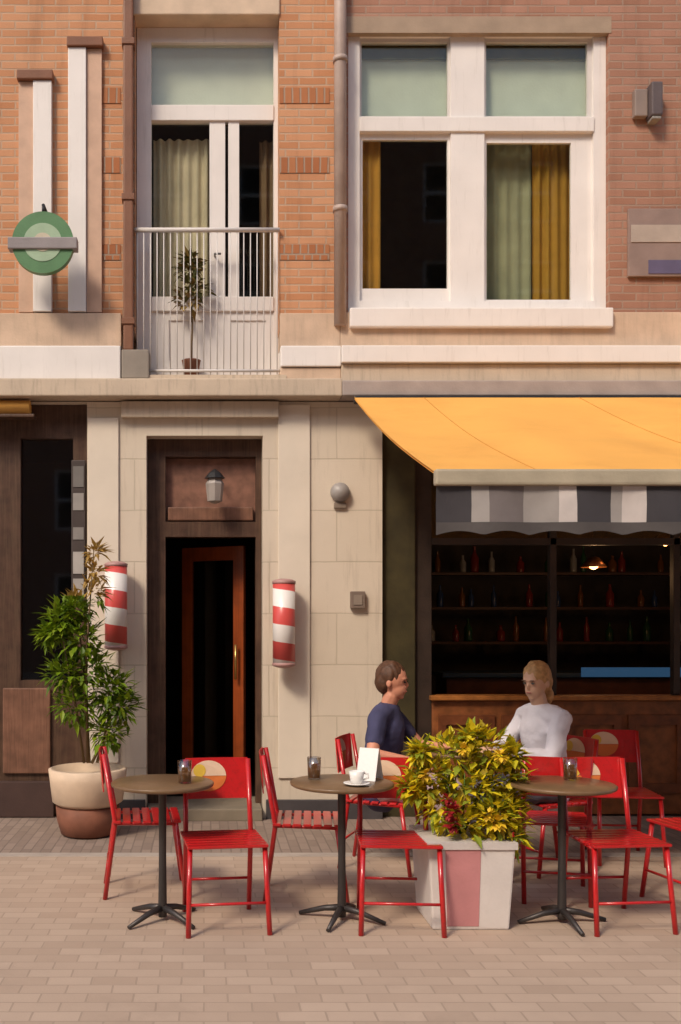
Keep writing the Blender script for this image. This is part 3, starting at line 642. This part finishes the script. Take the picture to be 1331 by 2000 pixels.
def foliage(mb, pts, n, L_, w_, mats, spread=.09, droop=0):
    for _ in range(n):
        c, r = random.choice(pts); c = Vector(c)
        d = Vector((random.gauss(0, 1), random.gauss(0, 1), random.gauss(0, .8)+.2-droop)).normalized()
        p = c+d*r*random.uniform(.3, 1); leaf(mb, p, (d+Vector((random.gauss(0, .4), random.gauss(0, .4), random.gauss(0, .4)))).normalized(), Vector((0, 0, 1)), L_*random.uniform(.45, 1.45), w_*random.uniform(.6, 1.3), random.randrange(mats))
gm = [mat('leaf_green', (.17, .27, .008), .5, bump=0), mat('leaf_dark', (.09, .16, .008), .5, bump=0), mat('leaf_mid', (.22, .30, .012), .5, bump=0), mat('leaf_brown', (.42, .26, .06), .6, bump=0)]
for m_ in gm: leafy(m_)
YP = -.6; pt = thing('potted_plant', 'tall leafy green plant in a cream bowl pot left of the doorway', 'plant', (X(172, YP), YP, 0))
bs = Vector(pt.location)
MB().lathe([(.15, 0), (.20, .02), (.23, .12), (.24, .22), (.22, .23)], n=28).build('pot_base', mat('terracotta', (.22, .085, .05), .7, var=.25), pt)
MB().lathe([(.22, .231), (.265, .26), (.285, .42), (.295, .50), (.27, .51), (.26, .46), (0, .46)], n=28).build('pot', mat('cream_pot', (.66, .50, .36), .6), pt)
mb = MB()
def LP(px, py): q = P(px, py, YP)-bs; return q
for (a, b_) in (((165, 1490), (125, 1240)), ((175, 1490), (150, 1180)), ((190, 1490), (215, 1340)), ((172, 1490), (186, 1075)), ((180, 1490), (240, 1380))):
    A, B = LP(*a), LP(*b_); mb.tube([A, A.lerp(B, .5)+Vector((random.uniform(-.05, .05), random.uniform(-.08, .08), 0)), B+Vector((0, random.uniform(-.1, .1), 0))], [.012, .009, .004], 6)
mb.build('stem', mat('stem_brown', (.14, .09, .04), .8), pt)
mb = MB()
foliage(mb, [(LP(125, 1215), .17), (LP(100, 1240), .10), (LP(160, 1250), .15), (LP(125, 1320), .16), (LP(180, 1310), .18), (LP(215, 1350), .17), (LP(150, 1380), .17), (LP(235, 1380), .14), (LP(210, 1430), .13), (LP(150, 1190), .12)], 2100, .085, .019, 3)
foliage(mb, [(LP(186, 1080), .05), (LP(184, 1120), .07), (LP(180, 1160), .09)], 140, .11, .016, 1)
for f_ in mb.b.faces:
    c = f_.calc_center_median()
    if c.z > LP(0, 1165).z: f_.material_index = 3
mb.build('foliage', gm, pt)
bp_ = thing('balcony_plant', 'small olive-brown plant in a pot behind the balcony railing', 'plant', (X(374, .06), .06, bay[2]+.035))
MB().lathe([(.055, 0), (.075, .15), (.08, .16), (.07, .165), (0, .15)], n=20).build('pot', mat('terracotta', (0, 0, 0)), bp_)
mb = MB().tube([(0, 0, .1), (.01, .01, .55)], [.012, .006], 6); mb.build('stem', mat('stem_brown', (0, 0, 0)), bp_)
mb = MB(); foliage(mb, [((0, 0, .95), .08), ((.03, 0, .8), .09), ((-.03, .01, .7), .08), ((0, 0, 1.03), .05)], 220, .10, .022, 2)
mb.build('foliage', [mat('leaf_bronze', (.22, .14, .03), .6, bump=0), mat('leaf_olive_dark', (.10, .10, .02), .6, bump=0)], bp_)
MB().tube([(.0, 0, .5), (.0, 0, .9)], .005, 5).build('stem', mat('stem_brown', (0, 0, 0)), bp_); bp_.scale = (1, 1, .93)
# yellow-leaved planter
YQ = -2.72; pq = thing('planter', 'pale square planter with a pink stripe and a yellow-green leafy plant with red blossoms', 'planter', (X(901, YQ), YQ, 0))
sQ = F/(YQ-CY); hw = 82/sQ; H = .455
def taper(x0, x1, y0, y1, z0, z1, bev=.008):
    m = MB().box(x0, x1, y0, y1, z0, z1, bev)
    for v in m.b.verts:
        k_ = .88+.12*(v.co.z/H); v.co.x *= k_; v.co.y *= k_
    return m
taper(-hw, hw, -hw, hw, 0, H, .012).build('box', mat('pale_planter', (.66, .60, .56), .55, var=.06), pq)
o = taper(-hw*.62, hw*.2, -hw-.003, -hw+.02, .02, H-.015, .001).build('stripe', mat('pink_stripe', (.52, .22, .22), .6, var=.1), pq)
MB().wall(-hw-.008, hw+.008, H-.03, H+.006, -hw-.008, hw+.008).build('rim', mat('pale_rim', (.58, .52, .48), .5), pq)
ym = [mat('leaf_yellow', (.85, .66, .02), .5, bump=0), mat('leaf_lime', (.62, .55, .02), .5, bump=0), mat('leaf_olive', (.38, .28, .01), .5, bump=0), mat('leaf_fresh', (.28, .34, .03), .5, bump=0)]
for m_ in ym: leafy(m_)
mb = MB(); foliage(mb, [((-.10, 0, .60), .13), ((.13, .02, .64), .15), ((.02, -.03, .70), .16), ((.22, 0, .76), .13), ((-.17, 0, .76), .12), ((-.05, .03, .87), .13), ((.14, .02, .90), .13), ((.23, -.05, .56), .11), ((-.02, -.1, .52), .12), ((.14, -.12, .57), .1), ((.29, .02, .66), .08), ((-.25, .02, .70), .07), ((.05, 0, .97), .06), ((-.22, -.02, .90), .05), ((.27, 0, .88), .06), ((.24, -.1, .47), .07)], 2300, .068, .019, 4)
mb.build('foliage', ym, pq)
mb = MB()
for k in range(9): 
    a = random.uniform(0, 6.28); mb.tube([(0, 0, .44), (.08*math.cos(a), .06*math.sin(a), .6), (.2*math.cos(a), .1*math.sin(a), .8)], [.008, .006, .003], 5)
mb.build('stem', gm[1], pq)
def blossoms(spots, m, root):
    mb = MB()
    for (x, y, z, r) in spots:
        for k in range(26):
            d = Vector((random.gauss(0, 1), random.gauss(-.4, 1), random.gauss(0, 1))).normalized(); leaf(mb, Vector((x, y, z))+d*r*.3, d, Vector((0, 0, 1)), r, r*.35)
    mb.build('blossom', m, root)
blossoms([(-.10, -.2, .62, .05), (-.10, -.19, .55, .045), (-.12, -.18, .68, .035)], mat('red_petal', (.30, .01, .012), .6), pq)
blossoms([(.14, -.2, .56, .05), (.09, -.2, .60, .035), (-.22, -.12, .80, .04), (.17, -.14, .9, .04), (-.02, -.12, .93, .035)], mat('yellow_petal', (.68, .44, .02), .6), pq)
# ---------------- barber poles ----------------
polecap = mat('pole_cap', (.40, .22, .20), .4)
def pole(px, py0, py1, first, label):
    zc = Z(py0); 
    if first: return dup(first, (X(px, -.14), -.14, Z(py1, -.14)), 0, label)
    t = thing('striped_pole', label, 'striped pole', (X(px, -.14), -.14, Z(py1, -.14)), 0, 'red and white striped poles')
    L_ = (py1-py0)/240*1.0
    m = bpy.data.materials.new('striped_paint'); m.use_nodes = True; n = m.node_tree.nodes; L = m.node_tree.links; b = n['Principled BSDF']; b.inputs['Roughness'].default_value = .3
    tc = n.new('ShaderNodeTexCoord'); sp = n.new('ShaderNodeSeparateXYZ'); L.new(tc.outputs['Object'], sp.inputs[0])
    at = n.new('ShaderNodeMath'); at.operation = 'ARCTAN2'; L.new(sp.outputs[1], at.inputs[0]); L.new(sp.outputs[0], at.inputs[1])
    m1 = n.new('ShaderNodeMath'); m1.operation = 'MULTIPLY_ADD'; m1.inputs[1].default_value = .012; L.new(at.outputs[0], m1.inputs[0]); L.new(sp.outputs[2], m1.inputs[2])
    m2 = n.new('ShaderNodeMath'); m2.operation = 'MODULO'; m2.inputs[1].default_value = .279; 
    m0 = n.new('ShaderNodeMath'); m0.operation = 'ADD'; m0.inputs[1].default_value = 2.485; L.new(m1.outputs[0], m0.inputs[0]); L.new(m0.outputs[0], m2.inputs[0])
    m3 = n.new('ShaderNodeMath'); m3.operation = 'GREATER_THAN'; m3.inputs[1].default_value = .1395; L.new(m2.outputs[0], m3.inputs[0])
    mx = n.new('ShaderNodeMixRGB'); mx.inputs[1].default_value = (.62, .085, .075, 1); mx.inputs[2].default_value = (.80, .76, .72, 1); L.new(m3.outputs[0], mx.inputs[0]); L.new(mx.outputs[0], b.inputs['Base Color'])
    MB().lathe([(.09, .02), (.09, L_-.02)], n=28).build('pole', m, t)
    MB().lathe([(.03, -.02), (.07, -.01), (.094, .0), (.094, .02), (.09, .022)], n=24).build('cap', polecap, t); MB().lathe([(.09, L_-.022), (.094, L_-.02), (.094, L_), (.07, L_+.012), (.03, L_+.02)], n=24).build('cap', polecap, t)
    MB().box(-.03, .03, .05, .155, .03, .07, .004).box(-.03, .03, .05, .155, L_-.07, L_-.03, .004).box(-.04, .04, .145, .158, -.02, L_+.02, .003).build('bracket', black, t); return t
p0 = pole(227, 1104, 1266, None, 'red and white striped pole on the wall left of the doorway'); pole(555, 1104, 1300, p0, 'red and white striped pole on the wall right of the doorway')
# ---------------- signs and fixtures ----------------
sg = thing('round_sign', 'round green hanging sign with grey crossbar and pale centre, high at upper left', 'sign', P(85, 476, -.35))
def disc(r0, y0, y1, m, nm, ri=0):
    mb = MB(); mb.lathe([(ri, 0), (r0, 0), (r0, y1-y0), (ri, y1-y0)], n=48, smooth=False) ; o = mb.build(nm, m, sg, tf=Matrix.Translation((0, y1, 0)) @ Matrix.Rotation(R(90), 4, 'X')); return o
rs = 60/250
disc(rs, -.03, .03, mat('sign_green', (.10, .22, .10), .4), 'disc'); disc(rs*.62, -.034, -.0305, mat('sign_pale_green', (.34, .46, .31), .4), 'disc')
disc(rs*.3, -.038, -.0345, mat('sign_cream', (.55, .48, .36), .4), 'disc')
MB().box(-rs*1.12, rs*1.12, -.05, .05, -.055, .035, .008).build('crossbar', mat('sign_grey', (.26, .23, .23), .5), sg)
MB().tube([(.0, .0, rs+.06), (0, .35, rs+.06)], .014).tube([(0, 0, rs-.01), (0, 0, rs+.06)], .012).build('bracket', black, sg)
wl_ = thing('wall_lamp', 'small dark grey box lamp on the brown brick at upper right', 'lamp', P(1268, 205, 0))
MB().box(-.03, .06, -.12, -.0, -.14, .13, .012).build('housing', mat('slate_housing', (.11, .085, .085), .5), wl_); MB().box(-.14, -.035, -.06, -.0, -.12, .1, .01).build('mounting_plate', mat('grey_plate', (.26, .20, .17), .5), wl_)
MB().box(-.02, .05, -.11, -.01, -.165, -.142, .004).build('lens', mat('lens_glass', (.3, .28, .25), .2), wl_)
sp_ = thing('wall_sign', 'rectangular grey and blue sign on the brown brick at the right edge', 'sign', P(1300, 476, 0))
w_ = 75/240; h_ = 66/240
MB().box(-w_, w_, -.03, -.0, -h_, h_, .006).build('board', mat('sign_taupe', (.27, .19, .16), .5), sp_); MB().box(-w_+.02, w_-.02, -.036, -.0305, .0, .14, .001).build('pale_band', mat('sign_beige', (.42, .34, .28), .5), sp_)
MB().box(-w_+.16, w_-.02, -.036, -.0305, -h_+.02, -h_+.13, .001).build('blue_band', mat('sign_blue', (.12, .10, .17), .5), sp_)
al = thing('wall_light', 'small round grey light fixture high on the cream wall between doorway and awning', 'light', P(664, 962, .02))
MB().lathe([(.075, 0), (.08, .02), (.07, .06), (.0, .075)], n=24).build('dome', mat('dome_grey', (.30, .27, .25), .4), al, tf=Matrix.Rotation(R(90), 4, 'X')); MB().box(-.05, .05, -.03, 0, -.13, -.085, .006).build('housing', mat('taupe_box', (.22, .17, .13), .5), al)
bx = thing('utility_box', 'small grey-brown box on the cream wall right of the striped pole', 'box', P(698, 1172, .02))
MB().box(-.06, .06, -.05, 0, -.07, .07, .008).build('housing', mat('box_taupe', (.19, .14, .11), .5), bx); MB().box(-.035, .035, -.056, -.0505, -.04, .04, .002).build('cover', mat('box_cover', (.24, .19, .15), .5), bx)
tl = thing('door_lantern', 'grey glass lantern in front of the brown panel over the door', 'lantern', P(420, 955, .0))
MB().lathe([(.02, -.12), (.06, -.10), (.075, .04), (.05, .09), (.02, .11)], n=8, smooth=False).build('lantern_glass', mat('lantern_glass', (.32, .28, .25), .2), tl); MB().lathe([(.085, .085), (.05, .13), (.01, .16)], n=8, smooth=False).tube([(0, 0, .15), (0, .24, .17)], .01).build('bracket', black, tl)
ms = thing('poster_column', 'narrow frame of pale cards beside the dark shop window at left', 'menu frame', P(154, 1030, .05))
MB().box(-.06, .055, -.0, .04, -.6, .55, .006).build('frame', mat('frame_dark', (.06, .045, .04), .5), ms)
for z0_, z1_, c_ in ((.33, .5, .16), (.14, .28, .3), (-.1, .0, .22), (-.38, -.2, .40), (-.56, -.42, .36)): MB().box(-.045, .042, -.006, -.0005, z0_, z1_).build('card', mat('card_%d' % int(c_*100), (c_, c_*.92, c_*.84), .6), ms)
# ---------------- the houses across the street, met only in the glass ----------------
oh = thing('brick_building', 'brick house across the street behind the camera', 'building', (0, -24, 0))
ho = [(x, x+1.3, z, z+2.0) for x in range(-30, 30, 3) for z in (1.2, 4.6, 8.0, 11.4, 14.6)]
MB().wall(-33, 33, 0, 18, 0, -.3, ho).build('wall', brown_brick, oh)
MB().box(-33, 33, -.25, -.2, .5, 17.5).build('pane', dark, oh)
mb = MB()
for h in ho: mb.wall(h[0], h[1], h[2], h[3], -.1, -.16, [(h[0]+.1, h[1]-.1, h[2]+.1, h[2]+.95), (h[0]+.1, h[1]-.1, h[2]+1.05, h[3]-.1)])
mb.build('window', white, oh)
